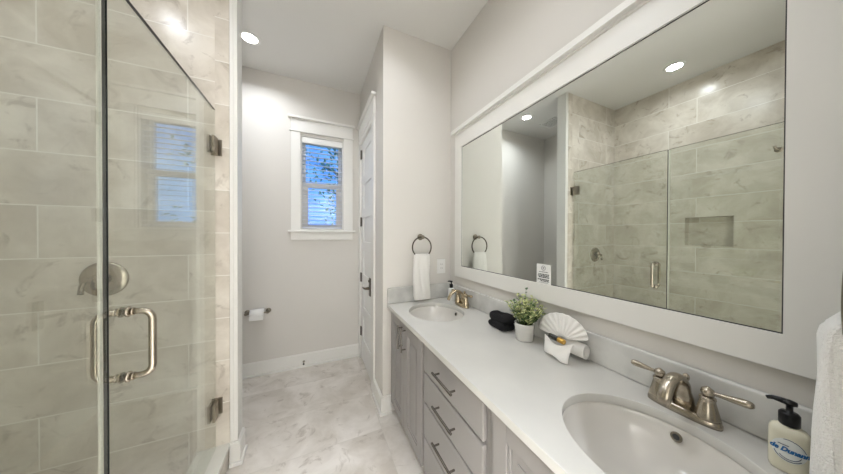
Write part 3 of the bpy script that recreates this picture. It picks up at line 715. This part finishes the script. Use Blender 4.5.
# ------------------------------------------------------------------ ceiling lights and vent
def downlight(x, y, label, watts=LAMP_W, spread=174):
    r = thing('recessed_downlight', (x, y, ZC), label, 'ceiling light', 'recessed ceiling downlights')
    bm = BM(); lathe(bm, (x, y, ZC), [(.078, 0), (.078, .003), (.07, .007), (.058, .0075), (.056, .002)], 40, (0, 0, -1), cap1=False); obj('trim_ring', bm, WHITE, r)
    bm = BM(); lathe(bm, (x, y, ZC-.0015), [(.056, 0), (.056, .002)], 36, (0, 0, -1)); obj('lens', bm, LENS, r)
    l = bpy.data.lights.new('lamp', 'AREA'); l.shape = 'DISK'; l.size = .105; l.energy = watts; l.color = (.91, .955, 1.03); l.spread = math.radians(spread)
    lo = bpy.data.objects.new('lamp', l); C.objects.link(lo); lo.parent = r; lo.location = (0, 0, -.006)
downlight(-.49, 2.40, 'recessed ceiling downlight near the back wall by the window', LAMP_W*1.6, 145)
downlight(-.985, 1.09, 'recessed ceiling downlight over the shower', LAMP_W*.85, 160)
downlight(.5, 1.45, 'recessed ceiling downlight over the far part of the vanity', LAMP_W*.3, 125)
downlight(.62, .62, 'recessed ceiling downlight over the near part of the vanity', LAMP_W*.3, 125)
downlight(-.05, .95, 'added unseen ceiling downlight giving top light over the middle of the bathroom floor', LAMP_W*1.6)  # added out of view, for top light on counter and floor
downlight(-.55, -1.5, 'added fill downlight in the unseen hall left of the doorway', HALL_FILL_W, 100)  # added behind the camera, fills the room through the doorway
downlight(.55, -1.5, 'added fill downlight in the unseen hall right of the doorway', HALL_FILL_W, 100)  # second added fill lamp, also behind the camera
vt = thing('exhaust_vent', (-.95, 2.36, ZC), 'square white exhaust vent in the ceiling of the toilet alcove', 'vent')
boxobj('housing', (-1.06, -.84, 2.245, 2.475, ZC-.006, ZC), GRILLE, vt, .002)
bm = BM()
for k in range(9): box(bm, -1.05, -.85, 2.258+k*.024, 2.258+k*.024+.013, ZC-.012, ZC-.006)
box(bm, -1.07, -1.05, 2.235, 2.485, ZC-.014, ZC-.0005); box(bm, -.85, -.83, 2.235, 2.485, ZC-.014, ZC-.0005); box(bm, -1.05, -.85, 2.235, 2.256, ZC-.014, ZC-.0005); box(bm, -1.05, -.85, 2.464, 2.485, ZC-.014, ZC-.0005)
obj('grille', bm, WHITE, vt, .001)

# ------------------------------------------------------------------ garden outside the window
bm = BM(); box(bm, -14, 16, 3.4, 30, -.5, -.4); o = obj('lawn', bm, GRASS); o['kind'] = 'structure'; o['label'] = 'lawn outside the window'; o['category'] = 'ground'
def tree(x, y, h, seed, label):
    random.seed(seed); r = thing('garden_tree', (x, y, -.4), label, 'tree', 'trees outside the window')
    bm = BM(); top = Vector((x+random.uniform(-.3, .3), y, h)); tube(bm, [(x, y, -.4), (x+.05, y, h*.35), (x-.04, y, h*.65), top], [.13, .1, .07, .03], 8)
    tips = []
    for k in range(16):
        z = h*random.uniform(.15, .95); b = Vector((x, y, z)); a = random.uniform(0, 2*PI); L_ = random.uniform(.7, 1.6)*(1.15-z/h*.6)
        t_ = b+Vector((math.cos(a)*L_, math.sin(a)*L_*.7, L_*.45)); tube(bm, [b, (b+t_)/2+Vector((0, 0, .08)), t_], [.03, .02, .008], 5); tips += [t_, (b+t_)/2]
    obj('trunk', bm, BARK, r)
    bm = BM()
    for p in tips:
        for _ in range(26):
            q = p+Vector((random.gauss(0, .24), random.gauss(0, .22), random.gauss(0, .17))); d = Vector((random.gauss(0, 1), random.gauss(0, 1), random.gauss(0, 1)))
            leaf(bm, q, d, Vector((.1, .2, 1)), random.uniform(.09, .17), .07, random.random() < .4)
    obj('foliage', bm, FOL, r)
for k, (x, y, h_) in enumerate(((-3.2, 8.6, 5.0), (.8, 7.6, 4.6), (4.8, 8.6, 4.4))):
    tree(x, y, h_, 40+k, ('leafy tree standing outside to the left of the window', 'leafy tree straight outside the window, seen through the blind', 'leafy tree standing outside to the right of the window')[k])
